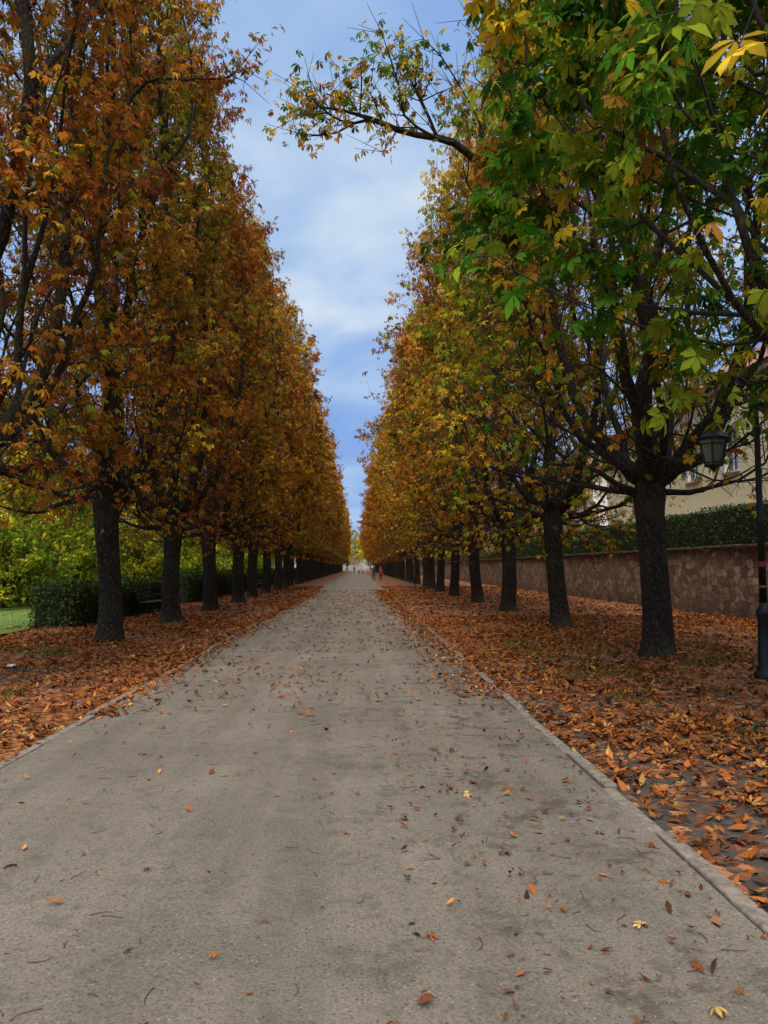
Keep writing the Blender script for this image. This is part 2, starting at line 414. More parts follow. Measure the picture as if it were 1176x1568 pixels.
# ---------------------------------------------------------------- ground
M_ground,nt,b=newmat('leaf_covered_ground')
geo=nt.nodes.new('ShaderNodeNewGeometry'); pos=geo.outputs['Position']
sep=nt.nodes.new('ShaderNodeSeparateXYZ'); L(nt,pos,sep.inputs[0])
vo=nt.nodes.new('ShaderNodeTexVoronoi'); vo.inputs['Scale'].default_value=13; 
wn=noise(nt,pos,6,3); L(nt,mixc(nt,.12,pos,wn.outputs['Color'],'ADD'),vo.inputs['Vector'])
vs=nt.nodes.new('ShaderNodeSeparateColor'); L(nt,vo.outputs['Color'],vs.inputs[0])
lc=ramp(nt,vs.outputs[0],[(0,(.05,.022,.012)),(.25,(.14,.046,.016)),(.55,(.26,.082,.022)),(.8,(.33,.12,.032)),(1,(.42,.2,.08))])
sn=noise(nt,pos,14,5,.65)
soil=ramp(nt,sn.outputs[0],[(.3,(.028,.022,.018)),(.7,(.085,.068,.052))])
lm=noise(nt,pos,.9,4)
lf=math_(nt,'ADD',maprange(nt,lm.outputs[0],.33,.56,.35,1.0),maprange(nt,vs.outputs[1],0,1,-.35,.35,False))
fy=maprange(nt,sep.outputs[1],5,14,0,1); fx=maprange(nt,sep.outputs[0],0,0.01,1,0)
keep=math_(nt,'MAXIMUM',fy,fx)
lf=math_(nt,'MULTIPLY',lf,maprange(nt,keep,0,1,.45,1),True)
lf=maprange(nt,lf,.4,.5)
gn=noise(nt,pos,1.7,5,.7)
gm=maprange(nt,gn.outputs[0],.50,.62,0,.6)
gx=math_(nt,'MAXIMUM',maprange(nt,sep.outputs[0],3.2,4.6),maprange(nt,sep.outputs[0],-4.0,-5.0))
gm=math_(nt,'MULTIPLY',gm,math_(nt,'MULTIPLY',gx,maprange(nt,sep.outputs[1],20,13)))
soil2=mixc(nt,gm,soil.outputs[0],(.055,.07,.02))
L(nt,mixc(nt,lf,soil2,lc.outputs[0]),b.inputs['Base Color']); b.inputs['Roughness'].default_value=.9
hh=math_(nt,'ADD',vo.outputs['Distance'],math_(nt,'MULTIPLY',sn.outputs[0],.6)); bump(nt,hh,b,.8,.03)
def grid(name,xs,ys,zf,mat):
    X,Y=np.meshgrid(xs,ys); Z=zf(X,Y); V=np.stack([X,Y,Z],2).reshape(-1,3)
    nx,ny=len(xs),len(ys); i=np.arange(nx-1);j=np.arange(ny-1); I,J=np.meshgrid(i,j); a=(J*nx+I).ravel()
    return mk(name,V,[(np.stack([a,a+1,a+nx+1,a+nx],1),0)],[mat])
def gz(X,Y):
    side=np.clip(np.maximum(X-1.9,-2.95-X)/.8,0,1)*np.clip((26-np.abs(X))/10,0,1)
    return side*(.018*np.sin(X*2.1+np.sin(Y*.9))*np.cos(Y*1.3+X)+.012*np.sin(X*5.3+Y*3.1)+.008*np.cos(Y*6.1-X*4.))
xs=np.concatenate([[-1500,-400,-100,-40,-20],np.arange(-12,12.01,.2),[20,40,100,400,1500]])
ys=np.concatenate([[-1500,-300,-60,-20],np.arange(-5,40,.2),np.arange(40,120,2),[160,220,300,400,700,2500]])
grid('ground',xs,ys,gz,M_ground)

# path
M_path,nt,b=newmat('gravel_path')
geo=nt.nodes.new('ShaderNodeNewGeometry'); pos=geo.outputs['Position']
sep=nt.nodes.new('ShaderNodeSeparateXYZ'); L(nt,pos,sep.inputs[0])
n1=noise(nt,pos,.7,5,.6); n2=noise(nt,pos,70,4,.75); n3=noise(nt,pos,5,5,.65)
base=ramp(nt,n1.outputs[0],[(.3,(.165,.138,.108)),(.7,(.245,.208,.165))])
mp=nt.nodes.new('ShaderNodeMapping'); mp.inputs['Scale'].default_value=(2.6,.09,1); L(nt,pos,mp.inputs[0])
st=noise(nt,mp.outputs[0],1,4); 
c1=mixc(nt,maprange(nt,st.outputs[0],.4,.66,0,.45),base.outputs[0],(.13,.108,.085))
sp=ramp(nt,n2.outputs[0],[(.32,(.5,.5,.5)),(.5,(1,1,1)),(.68,(1.4,1.37,1.3))])
c2=mixc(nt,.9,c1,sp.outputs[0],'MULTIPLY')
dk=maprange(nt,n3.outputs[0],.52,.70,0,.5); c3=mixc(nt,dk,c2,(.10,.08,.06))
n4=noise(nt,pos,2.6,6,.7)
bl=math_(nt,'MULTIPLY',maprange(nt,n4.outputs[0],.52,.64,0,.65),maprange(nt,sep.outputs[0],-1.3,.9))
c4=mixc(nt,bl,c3,(.07,.056,.043))
n5=noise(nt,pos,16,5,.7); c4=mixc(nt,maprange(nt,n5.outputs[0],.6,.68,0,.55),c4,(.065,.05,.037))
pv=nt.nodes.new('ShaderNodeTexVoronoi'); pv.inputs['Scale'].default_value=55; L(nt,pos,pv.inputs['Vector'])
pe=nt.nodes.new('ShaderNodeSeparateColor'); L(nt,pv.outputs['Color'],pe.inputs[0])
pk=math_(nt,'MULTIPLY',math_(nt,'GREATER_THAN',pe.outputs[0],.93),math_(nt,'LESS_THAN',pv.outputs['Distance'],.28))
c5=mixc(nt,math_(nt,'MULTIPLY',pk,.5),c4,(.40,.36,.31))
pk2=math_(nt,'MULTIPLY',math_(nt,'LESS_THAN',pe.outputs[0],.10),math_(nt,'LESS_THAN',pv.outputs['Distance'],.32))
c6=mixc(nt,math_(nt,'MULTIPLY',pk2,.7),c5,(.04,.032,.026))
L(nt,c6,b.inputs['Base Color']); b.inputs['Roughness'].default_value=.95; b.inputs['Specular IOR Level'].default_value=.25
hb=math_(nt,'ADD',n2.outputs[0],math_(nt,'MULTIPLY',n3.outputs[0],2.0)); bump(nt,hb,b,.8,.018)
def pz(X,Y): return .012+.012*np.cos((X+.5)/2.3*1.4)+.004*np.sin(X*3+Y*.7)
xs=np.linspace(-2.78,1.76,24); ys=np.concatenate([np.arange(-4,40,.25),np.arange(40,340,4)])
X,Y=np.meshgrid(xs,ys); Z=pz(X,Y)
wob=.05*np.sin(Y*1.7)+.04*np.sin(Y*3.9+1)
X=np.where(X<-2.77,X+wob,X)
nx,ny=len(xs),len(ys); I,J=np.meshgrid(np.arange(nx-1),np.arange(ny-1)); a=(J*nx+I).ravel()
mk('gravel_path',np.stack([X,Y,Z],2).reshape(-1,3),[(np.stack([a,a+1,a+nx+1,a+nx],1),0)],[M_path])

M_kerb=simple('kerb_stone',(.19,.158,.12),.9,nscale=18,var=.45,bmp=.5)
def kerb(name,x0,x1):
    m=MB(); y=-3.
    while y<200:
        l=rg.uniform(.85,1.0); jx=rg.uniform(-.02,.02); jz=rg.uniform(-.014,.004)
        m.box(x0+jx,x1+jx,y,y+l-.012,-.1,.032+jz); y+=l
    return m.obj(name,[M_kerb],bevel=.014)
kerb('path_kerb',1.765,1.865); kerb('path_kerb',-2.90,-2.81)

# lawn
M_lawn,nt,b=newmat('lawn_grass')
geo=nt.nodes.new('ShaderNodeNewGeometry'); n1=noise(nt,geo.outputs['Position'],.5,5); n2=noise(nt,geo.outputs['Position'],25,5,.7)
r=ramp(nt,n1.outputs[0],[(.3,(.08,.16,.02)),(.7,(.14,.24,.03))]); r2=ramp(nt,n2.outputs[0],[(.3,(.5,.5,.5)),(.7,(1.3,1.3,1.2))])
L(nt,mixc(nt,1.,r.outputs[0],r2.outputs[0],'MULTIPLY'),b.inputs['Base Color']); b.inputs['Roughness'].default_value=.9; bump(nt,n2.outputs[0],b,.8,.04)
ysl=np.arange(-10,330,1.0)
e=-8.45+.2*np.sin(ysl*.8)+.12*np.sin(ysl*2.1)
V=np.concatenate([np.stack([np.full_like(ysl,-140),ysl,np.full_like(ysl,.04)],1),np.stack([e,ysl,np.full_like(ysl,.04)],1)])
k=np.arange(len(ysl)-1); n=len(ysl)
mk('lawn',V,[(np.stack([k,k+n,k+n+1,k+1],1),0)],[M_lawn])

# ---------------------------------------------------------------- fallen leaves
rng=np.random.default_rng(77)
def flat_leaf(curl,w):
    V=[(0,0,0),(w*.6,.35,.02),(w,.65,.05*curl),(0,1,.16*curl),(-w,.65,.05*curl+.03),(-w*.6,.35,.04),(0,.6,-.0)]
    return np.array(V)-np.array([0,.5,0]),np.array([(0,1,2,6),(0,6,4,5),(6,2,3,4)])
LT=[flat_leaf(c,w) for c,w in ((1,.2),(2.2,.15),(.4,.24),(3,.17),(-1.2,.2),(2.0,.28))]
rt_=np.random.default_rng(9)
for dd in (-.3,.3,.6):
    tv,tf=palmate(rt_,5,True,dd,.9); LT.append((tv*.75+np.array([0,0,.05]),tf))
LPAL=np.array([(.31,.098,.024),(.24,.074,.02),(.39,.15,.034),(.15,.055,.02),(.08,.035,.018),(.48,.29,.09),(.34,.12,.042)])
LP=np.array([.24,.24,.14,.17,.12,.03,.06])
def smooth_noise(x,y,s):
    return np.sin(x*s+1.3*np.sin(y*s*.7))*np.cos(y*s*.9+1.1*np.sin(x*s*.6+2))
def litter(n,xf,yf,size,zoff,reject=None,bright=1.0,pal=LP,tilt=.3):
    x=xf(n); y=yf(n)
    if reject is not None:
        k=rng.random(n)<reject(x,y); x=x[k];y=y[k]
    n=len(x)
    z=np.where((x>-2.8)&(x<1.77),pz(x,y),gz(x,y))+zoff+rng.random(n)*.02
    c=LPAL[rng.choice(len(LPAL),n,p=pal)]*rng.uniform(.5,1.4,(n,1))*bright
    R=rotmats(rng.uniform(0,6.28,n),rng.normal(0,tilt,n),rng.normal(0,tilt,n))
    s=size*rng.uniform(.5,1.4,n)*(1+np.clip(y-20,0,60)*.012)
    return np.stack([x,y,z],1),R,s,c
parts=[]
def addl(*a,**k):
    parts.append(litter(*a,**k))
dens=lambda x,y: np.clip(.68+.5*smooth_noise(x,y,1.1)+.2*smooth_noise(x,y,3.1),.1,1)
def rr_(x,y):
    d=dens(x,y)
    mud=np.clip((3.6-x)/1.4,0,1)*np.clip((11-y)/5,0,1)
    grass=np.clip((x-3.5)/1.5,0,1)*np.clip((15-y)/5,0,1)*.15
    return np.clip(.1+d*(1-.65*mud-grass),0,1)
addl(54000,lambda n:rng.uniform(1.86,12,n),lambda n:2+rng.random(n)**.9*22,.088,.012,rr_)
addl(3500,lambda n:rng.uniform(1.86,5,n),lambda n:2+rng.random(n)*6,.10,.01,rr_)
addl(19000,lambda n:rng.uniform(1.8,11.6,n),lambda n:rng.uniform(22,60,n),.11,.012,dens)
addl(38000,lambda n:rng.uniform(-9.0,-2.85,n),lambda n:3+rng.random(n)**.9*21,.085,.012,dens)
addl(15000,lambda n:rng.uniform(-9.0,-2.7,n),lambda n:rng.uniform(22,60,n),.11,.012,dens)
addl(5000,lambda n:-2.95-.1+np.abs(rng.normal(0,.3,n)),lambda n:8+rng.random(n)*42,.08,.008,None)
addl(5500,lambda n:1.85-np.abs(rng.normal(0,.4,n)),lambda n:9+rng.random(n)*41,.08,.008,None)
drk=np.array([.16,.22,.08,.26,.2,.03,.05])
addl(5200,lambda n:rng.uniform(-2.8,1.76,n),lambda n:8+rng.random(n)**1.1*42,.08,.006,lambda x,y:np.clip(.6+.5*smooth_noise(x,y,.8),.1,1),pal=drk,tilt=.2)
addl(230,lambda n:rng.uniform(-2.8,1.76,n),lambda n:1.6+rng.random(n)*9,.06,.005,None,pal=drk,tilt=.2,bright=1.2)
addl(1100,lambda n:rng.uniform(-2.6,1.76,n),lambda n:1.6+rng.random(n)*7,.024,.003,lambda x,y:np.clip(.3+x*.5+.3*smooth_noise(x,y,2.5),.1,1),pal=drk,tilt=.25,bright=.7)
addl(240,lambda n:rng.uniform(.2,1.76,n),lambda n:1.6+rng.random(n)*6,.05,.005,None,pal=drk,tilt=.25)
addl(5000,lambda n:rng.uniform(-30,-8.5,n),lambda n:rng.uniform(10,60,n),.10,.045,None,bright=1.5)
P=np.concatenate([p[0] for p in parts]);R=np.concatenate([p[1] for p in parts]);S=np.concatenate([p[2] for p in parts]);C=np.concatenate([p[3] for p in parts])
lv,lf_,lcx=scatter(LT,P,R,S,C,rng)
mk('fallen_leaves',lv,[(lf_,0)],[M_litter],col=lcx)
m=520
bx=rng.uniform(-2.8,3.5,m); bx=np.where(rng.random(m)<.4,rng.uniform(.3,3.5,m),bx); by=1.4+rng.random(m)**1.2*14; an=rng.uniform(0,6.28,m); ln=rng.uniform(.02,.11,m)
V=[];F=[];n0=0
for i in range(m):
    d=np.array([math.cos(an[i]),math.sin(an[i]),0]); p=np.array([bx[i],by[i],(pz(bx[i],by[i]) if bx[i]<1.77 else gz(bx[i],by[i]))+.005])
    sd_=np.array([-d[1],d[0],0]); cv=rng.uniform(-.35,.35)
    ps=[p,p+d*ln[i]*.35+sd_*ln[i]*cv*.6,p+d*ln[i]*.7+sd_*ln[i]*cv*.8,p+d*ln[i]+sd_*ln[i]*cv*.3]
    v_,f_=tube(ps,[.0024,.0018,.0016,.0012],4); V.append(v_);F.append(f_+n0);n0+=len(v_)
M_stalk=simple('leaf_stalk',(.085,.043,.025),.8)
mk('fallen_twigs',np.concatenate(V),[(np.concatenate(F),0)],[M_stalk])
def tufts(n,xf,yf,thr):
    x=xf(n);y=yf(n); k=(smooth_noise(x,y,1.9)+.6*smooth_noise(x,y,4.7)+rng.normal(0,.25,n))>thr; x=x[k];y=y[k]; n=len(x)
    z=gz(x,y); a=rng.uniform(0,6.28,n); h=rng.uniform(.03,.08,n); w=.004
    dx,dy=np.cos(a),np.sin(a); ln=rng.uniform(0,.05,n)
    V=np.stack([np.stack([x-dx*w,y-dy*w,z],1),np.stack([x+dx*w,y+dy*w,z],1),np.stack([x+dx*w*.7-dy*ln*.5,y+dy*w*.7+dx*ln*.5,z+h*.6],1),np.stack([x-dy*ln,y+dx*ln,z+h],1)],1).reshape(-1,3)
    F=(np.arange(n)*4)[:,None]+np.array([0,1,2,3])
    c=np.array([.09,.14,.033])*rng.uniform(.6,1.4,(n,1)); return V,F,np.repeat(c,4,0)
A=tufts(60000,lambda n:rng.uniform(3.0,11.5,n),lambda n:rng.uniform(4.5,16,n),.4)
B=tufts(40000,lambda n:rng.uniform(-8.6,-4.2,n),lambda n:rng.uniform(6,16,n),.45)
mk('grass_tufts',np.concatenate([A[0],B[0]]),[(np.concatenate([A[1],B[1]+len(A[0])]),0)],[M_hedgeleaf],col=np.concatenate([A[2],B[2]]))

# ---------------------------------------------------------------- hedges
M_core=simple('hedge_core',(.015,.022,.009),.95,nscale=6,var=.5)
def hedge(name,x0,x1,y0,y1,z0,z1,n,c0,sz=.055):
    mb=MB(); mb.box(x0+.08,x1-.08,y0+.08,y1-.08,z0,z1-.08); 
    lx,ly,lz=x1-x0,y1-y0,z1-z0
    ar=np.array([lz*ly,lz*ly,lx*ly,lx*lz,lx*lz]); ar/=ar.sum(); w=rng.choice(5,n,p=ar)
    x=rng.uniform(x0,x1,n);y=rng.uniform(y0,y1,n);z=rng.uniform(z0,z1,n)
    x=np.where(w==0,x0,x);x=np.where(w==1,x1,x);z=np.where(w==2,z1,z);y=np.where(w==3,y0,y);y=np.where(w==4,y1,y)
    p=np.stack([x,y,z],1)+rng.normal(0,.05,(n,3)); p[:,2]+=.05*np.sin(y*1.3)+.03*np.sin(y*3.7); 
    R=rotmats(rng.uniform(0,6.28,n),rng.normal(0,1,n),rng.normal(0,1,n))
    c=np.array(c0)*rng.uniform(.4,1.5,(n,1))
    v,f,cc=scatter(LT[:6],p,R,sz*rng.uniform(.7,1.4,n)*1.5,c,rng)
    e=empty(name); mb.obj('core',[M_core],parent=e)
    mk('leaves',v,[(f,0)],[M_hedgeleaf],col=cc,parent=e)
hedge('clipped_hedge',12.35,13.6,8,62,2.0,3.6,42000,(.04,.07,.018))
hedge('clipped_hedge',12.35,13.6,62.5,150,1.9,2.9,16000,(.10,.075,.025),.09)
hedge('clipped_hedge',-8.55,-7.45,19.8,29,0,1.1,20000,(.07,.10,.025))
hedge('clipped_hedge',-8.4,-7.4,33,110,0,1.3,30000,(.055,.08,.02),.08)

# ---------------------------------------------------------------- stone wall
M_wall,nt,b=newmat('sandstone_wall')
geo=nt.nodes.new('ShaderNodeNewGeometry'); sep=nt.nodes.new('ShaderNodeSeparateXYZ'); L(nt,geo.outputs['Position'],sep.inputs[0])
cb=nt.nodes.new('ShaderNodeCombineXYZ'); L(nt,sep.outputs[1],cb.inputs[0]); L(nt,math_(nt,'MULTIPLY',sep.outputs[2],1.35),cb.inputs[1])
wn=noise(nt,cb.outputs[0],3,3); vec=mixc(nt,.10,cb.outputs[0],wn.outputs['Color'],'ADD')
vb=nt.nodes.new('ShaderNodeTexVoronoi'); vb.voronoi_dimensions='2D'; vb.distance='CHEBYCHEV'; vb.inputs['Scale'].default_value=2.7; vb.inputs['Randomness'].default_value=.75; L(nt,vec,vb.inputs['Vector'])
v2=nt.nodes.new('ShaderNodeTexVoronoi'); v2.voronoi_dimensions='2D'; v2.distance='CHEBYCHEV'; v2.feature='F2'; v2.inputs['Scale'].default_value=2.7; v2.inputs['Randomness'].default_value=.75; L(nt,vec,v2.inputs['Vector'])
edge=math_(nt,'SUBTRACT',v2.outputs['Distance'],vb.outputs['Distance'])
vc=nt.nodes.new('ShaderNodeSeparateColor'); L(nt,vb.outputs['Color'],vc.inputs[0])
stone=ramp(nt,vc.outputs[0],[(0,(.19,.095,.06)),(.3,(.28,.17,.11)),(.6,(.38,.28,.17)),(.85,(.47,.39,.26)),(1,(.22,.16,.12))])
mort=maprange(nt,edge,.03,.10,1,0)
c=mixc(nt,mort,stone.outputs[0],(.11,.082,.06))
pn=noise(nt,cb.outputs[0],.7,5,.6); pf=maprange(nt,pn.outputs[0],.50,.58,0,.8)
pl=noise(nt,cb.outputs[0],5,5,.7); plc=ramp(nt,pl.outputs[0],[(.3,(.15,.085,.055)),(.5,(.26,.16,.10)),(.7,(.38,.26,.17))])
c=mixc(nt,pf,c,plc.outputs[0])
dn=noise(nt,cb.outputs[0],1.6,6,.7); c=mixc(nt,maprange(nt,dn.outputs[0],.50,.74,0,.75),c,(.06,.05,.038))
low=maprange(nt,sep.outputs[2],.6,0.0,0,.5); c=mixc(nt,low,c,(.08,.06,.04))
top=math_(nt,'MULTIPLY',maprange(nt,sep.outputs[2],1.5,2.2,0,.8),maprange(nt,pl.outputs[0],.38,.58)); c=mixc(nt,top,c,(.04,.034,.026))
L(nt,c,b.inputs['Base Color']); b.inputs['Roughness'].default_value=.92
h=math_(nt,'ADD',math_(nt,'MULTIPLY',mort,-1.2),pl.outputs[0]); bump(nt,h,b,.9,.04)
wall=empty('stone_wall')
ys=np.arange(-6,200,.35); zs=np.linspace(-.1,2.2,9)
Y,Zz=np.meshgrid(ys,zs); rngw=np.random.default_rng(3)
X=11.8+rngw.normal(0,.012,Y.shape)+.02*np.sin(Y*.7)
nx,ny=len(ys),len(zs); I,J=np.meshgrid(np.arange(nx-1),np.arange(ny-1)); a=(J*nx+I).ravel()
mk('wall_face',np.stack([X,Y,Zz],2).reshape(-1,3),[(np.stack([a,a+nx,a+nx+1,a+1],1),0)],[M_wall],parent=wall)
mb=MB(); mb.box(11.86,12.3,-6,199,-.1,2.19); mb.obj('wall_core',[M_wall],parent=wall)
M_cop=simple('wall_coping',(.11,.085,.062),.9,nscale=5,var=.5,bmp=.5)
mb=MB(); y=-6
while y<199:
    l=rg.uniform(.9,1.3); j=rg.uniform(-.01,.01); mb.box(11.72+j,12.34,y,y+l-.01,2.205+j,2.29+j); y+=l
mb.obj('coping',[M_cop],parent=wall,bevel=.012)

# ---------------------------------------------------------------- buildings
M_cream=simple('cream_render',(.80,.70,.43),.85,nscale=1.2,var=.06)
M_white=simple('white_render',(.70,.69,.65),.85,nscale=1.2,var=.08)
M_trim=simple('stone_trim',(.5,.5,.48),.8,nscale=8,var=.12)
M_glass=simple('window_glass',(.05,.07,.09),.08,nscale=2,var=.4)
M_frame=simple('window_frame',(.42,.48,.54),.5,nscale=8,var=.05)
M_sill=simple('window_white',(.7,.72,.72),.5,nscale=8,var=.05)
M_roof,nt,b=newmat('roof_tiles'); geo=nt.nodes.new('ShaderNodeNewGeometry')
wv=nt.nodes.new('ShaderNodeTexWave'); wv.bands_direction='Z'; wv.inputs['Scale'].default_value=2.2; wv.inputs['Distortion'].default_value=.3; L(nt,geo.outputs['Position'],wv.inputs[0])
nn=noise(nt,geo.outputs['Position'],4,4); r=ramp(nt,nn.outputs[0],[(.3,(.22,.08,.045)),(.7,(.38,.16,.08))]); L(nt,r.outputs[0],b.inputs['Base Color']); bump(nt,wv.outputs[0],b,.6,.05)
def building(name,x0,x1,y0,y1,h,rh,mw,win_w,win_h,storeys,step):
    e=empty(name)
    ops=[]
    y=y0+1.6
    while y+win_w<y1-1.2:
        for z in storeys: ops.append((y,y+win_w,z,z+win_h))
        y+=step
    yb=sorted({y0,y1}|{o[0] for o in ops}|{o[1] for o in ops}); zb=sorted({0.,h}|{o[2] for o in ops}|{o[3] for o in ops})
    mb=MB()
    for a,b2 in zip(yb[:-1],yb[1:]):
        for c,d in zip(zb[:-1],zb[1:]):
            cy,cz=(a+b2)/2,(c+d)/2
            if any(o[0]<cy<o[1] and o[2]<cz<o[3] for o in ops): continue
            mb.add([(x0,a,c),(x0,b2,c),(x0,b2,d),(x0,a,d)],[(0,3,2,1)])
    for o in ops:
        a,b2,c,d=o; xi=x0+.18
        mb.add([(x0,a,c),(xi,a,c),(xi,a,d),(x0,a,d)],[(0,1,2,3)]); mb.add([(x0,b2,c),(xi,b2,c),(xi,b2,d),(x0,b2,d)],[(3,2,1,0)])
        mb.add([(x0,a,c),(xi,a,c),(xi,b2,c),(x0,b2,c)],[(0,1,2,3)]); mb.add([(x0,a,d),(xi,a,d),(xi,b2,d),(x0,b2,d)],[(3,2,1,0)])
    mb.add([(x0,y0,0),(x1,y0,0),(x1,y0,h),(x0,y0,h)],[(0,1,2,3)]); mb.add([(x0,y1,0),(x1,y1,0),(x1,y1,h),(x0,y1,h)],[(3,2,1,0)])
    mb.add([(x1,y0,0),(x1,y1,0),(x1,y1,h),(x1,y0,h)],[(0,1,2,3)])
    mb.obj('walls',[mw],parent=e)
    g=MB();f=MB();t=MB();s=MB()
    for a,b2,c,d in ops:
        xi=x0+.17; g.add([(xi,a,c),(xi,b2,c),(xi,b2,d),(xi,a,d)],[(3,2,1,0)])
        m_=(a+b2)/2; k=.06
        f.box(xi-.06,xi-.005,a+.002,a+k,c+.002,d-.002); f.box(xi-.06,xi-.005,b2-k,b2-.002,c+.002,d-.002); f.box(xi-.065,xi-.005,m_-.035,m_+.035,c+.002,d-.002)
        f.box(xi-.055,xi-.005,a+k+.002,m_-.037,d-k,d-.003); f.box(xi-.055,xi-.005,m_+.037,b2-k-.002,d-k,d-.003)
        f.box(xi-.055,xi-.005,a+k+.002,m_-.037,c+.003,c+k); f.box(xi-.055,xi-.005,m_+.037,b2-k-.002,c+.003,c+k)
        f.box(xi-.055,xi-.005,a+k+.002,m_-.037,d-.6,d-.55); f.box(xi-.055,xi-.005,m_+.037,b2-k-.002,d-.6,d-.55)
        t.box(x0-.05,x0-.003,a-.16,a-.002,c,d); t.box(x0-.05,x0-.003,b2+.002,b2+.16,c,d); t.box(x0-.06,x0-.003,a-.16,b2+.16,d+.002,d+.2)
        s.box(x0-.13,x0-.003,a-.2,b2+.2,c-.1,c-.003)
    g.obj('window_glass',[M_glass],parent=e); f.obj('window_frames',[M_sill],parent=e); t.obj('window_surrounds',[M_frame],parent=e); s.obj('window_sills',[M_trim],parent=e)
    c=MB(); c.box(x0-.35,x1+.35,y0-.35,y1+.35,h+.003,h+.28); c.box(x0-.12,x0-.003,y0,y1,4.3,4.5); c.obj('cornice',[M_trim],parent=e)
    o=.55; hx=(x0+x1)/2; w=(x1-x0)/2; z=h+.285
    V=[(x0-o,y0-o,z),(x1+o,y0-o,z),(x1+o,y1+o,z),(x0-o,y1+o,z),(hx,y0+w,z+rh),(hx,y1-w,z+rh)]
    if y1-w<=y0+w: V[4]=(hx,(y0+y1)/2,z+rh); V[5]=(hx,(y0+y1)/2+.01,z+rh)
    mk('roof',V,[(np.array([(0,4,5,3),(1,2,5,4)]),0),(np.array([(0,1,4),(2,3,5)]),0),(np.array([(3,2,1,0)]),0)],[M_roof],smooth=False,parent=e)
    return e
building('cream_house',18,30,8,52.6,10.3,4.2,M_cream,1.25,2.0,[2.0,6.2],4.1)
building('white_house',20,30,62,84,9.6,3.8,M_white,1.1,1.7,[1.6,5.9],3.2)
building('garden_pavilion',-3.5,3.5,325,334,5.2,2.6,M_white,1.1,1.7,[1.2],3.2)

# ---------------------------------------------------------------- street lamp
M_iron=simple('black_iron',(.012,.013,.014),.4,metal=.3,nscale=40,var=.3,bmp=.1)
M_lglass,nt,b=newmat('lantern_glass'); b.inputs['Base Color'].default_value=(.35,.4,.42,1); b.inputs['Roughness'].default_value=.15; b.inputs['Transmission Weight'].default_value=.75
lx,ly=5.91,10.65
lamp=empty('street_lamp',(lx,ly,0))
m=MB()
m.tube([(0,0,-.05),(0,0,.0),(0,0,.08),(0,0,.09),(0,0,.14),(0,0,.18),(0,0,.85),(0,0,.92),(0,0,.96),(0,0,1.0),(0,0,1.08)],
       [.16,.16,.16,.13,.13,.10,.085,.105,.105,.07,.055],16)
m.tube([(0,0,1.05),(0,0,2.2),(0,0,2.25),(0,0,2.3),(0,0,2.35),(0,0,3.55),(0,0,3.6),(0,0,3.66),(0,0,3.7)],[.055,.048,.066,.066,.046,.04,.062,.062,.038],14)
m.obj('post',[M_iron],parent=lamp,smooth=True)
m=MB()
pts=[(0,0,3.65),(.0,0,3.9)]
cx,cz,rad=-.42,4.05,.42
for a in np.linspace(0,250,26):
    t_=math.radians(a); r_=rad*(1-.0011*a); pts.append((cx+r_*math.cos(t_),0,cz+r_*math.sin(t_)))
m.tube(pts,np.linspace(.035,.018,len(pts)),8)
pts=[]
for a in np.linspace(0,520,40):
    t_=math.radians(a+70); r_=.17*(1-a/620); pts.append((cx+.30+r_*math.cos(t_)-.02,0,cz+.02+r_*math.sin(t_)))
m.tube(pts,.013,6)
hx=-.67
m.tube([(cx-.16,0,cz-.26),(hx+.02,0,3.92),(hx,0,3.80),(hx,0,3.66)],[.018,.018,.016,.02],8)
for s_ in (-1,1):
    pts=[(hx+s_*(.02+.10*math.sin(t_)),0,3.95-.2*t_/3.1) for t_ in np.linspace(0,3.1,12)]; m.tube(pts,.010,6)
m.obj('crook',[M_iron],parent=lamp,smooth=True)
m=MB()
m.tube([(hx,0,3.70),(hx,0,3.68),(hx,0,3.60),(hx,0,3.55),(hx,0,3.50),(hx,0,3.49)],[.02,.05,.07,.15,.245,.25],6)
m.tube([(hx,0,3.485),(hx,0,3.46)],[.235,.225],6,True)
m.tube([(hx,0,3.10),(hx,0,3.08),(hx,0,3.05),(hx,0,3.0)],[.13,.13,.05,.01],6)
for k in range(6):
    a=k*math.pi/3; 
    m.tube([(hx+.212*math.cos(a),.212*math.sin(a),3.47),(hx+.125*math.cos(a),.125*math.sin(a),3.09)],.014,5)
    a2=a+math.pi/3
    for r_,z_ in ((.20,3.40),(.135,3.13)):
        m.tube([(hx+r_*math.cos(a),r_*math.sin(a),z_),(hx+r_*math.cos(a2),r_*math.sin(a2),z_)],.009,4)
m.tube([(hx,0,3.12),(hx,0,3.25),(hx,0,3.3)],[.03,.03,.05],8)
m.obj('lantern_frame',[M_iron],parent=lamp)
ring=lambda r_,z_:[(hx+r_*math.cos(k*math.pi/3),r_*math.sin(k*math.pi/3),z_) for k in range(6)]
V=ring(.20,3.455)+ring(.118,3.10); F=[(k,(k+1)%6,6+(k+1)%6,6+k) for k in range(6)]
mk('lantern_panes',V,[(np.array(F),0)],[M_lglass],smooth=False,parent=lamp)
m=MB(); m.tube([(0,0,1.60),(0,0,1.68)],[.054,.054],14); m.obj('red_sticker',[simple('red_sticker',(.22,.025,.025),.5)],parent=lamp)
m=MB(); m.tube([(0,0,1.30),(0,0,1.33)],[.056,.056],14); m.obj('yellow_sticker',[simple('yellow_sticker',(.22,.15,.03),.5)],parent=lamp)

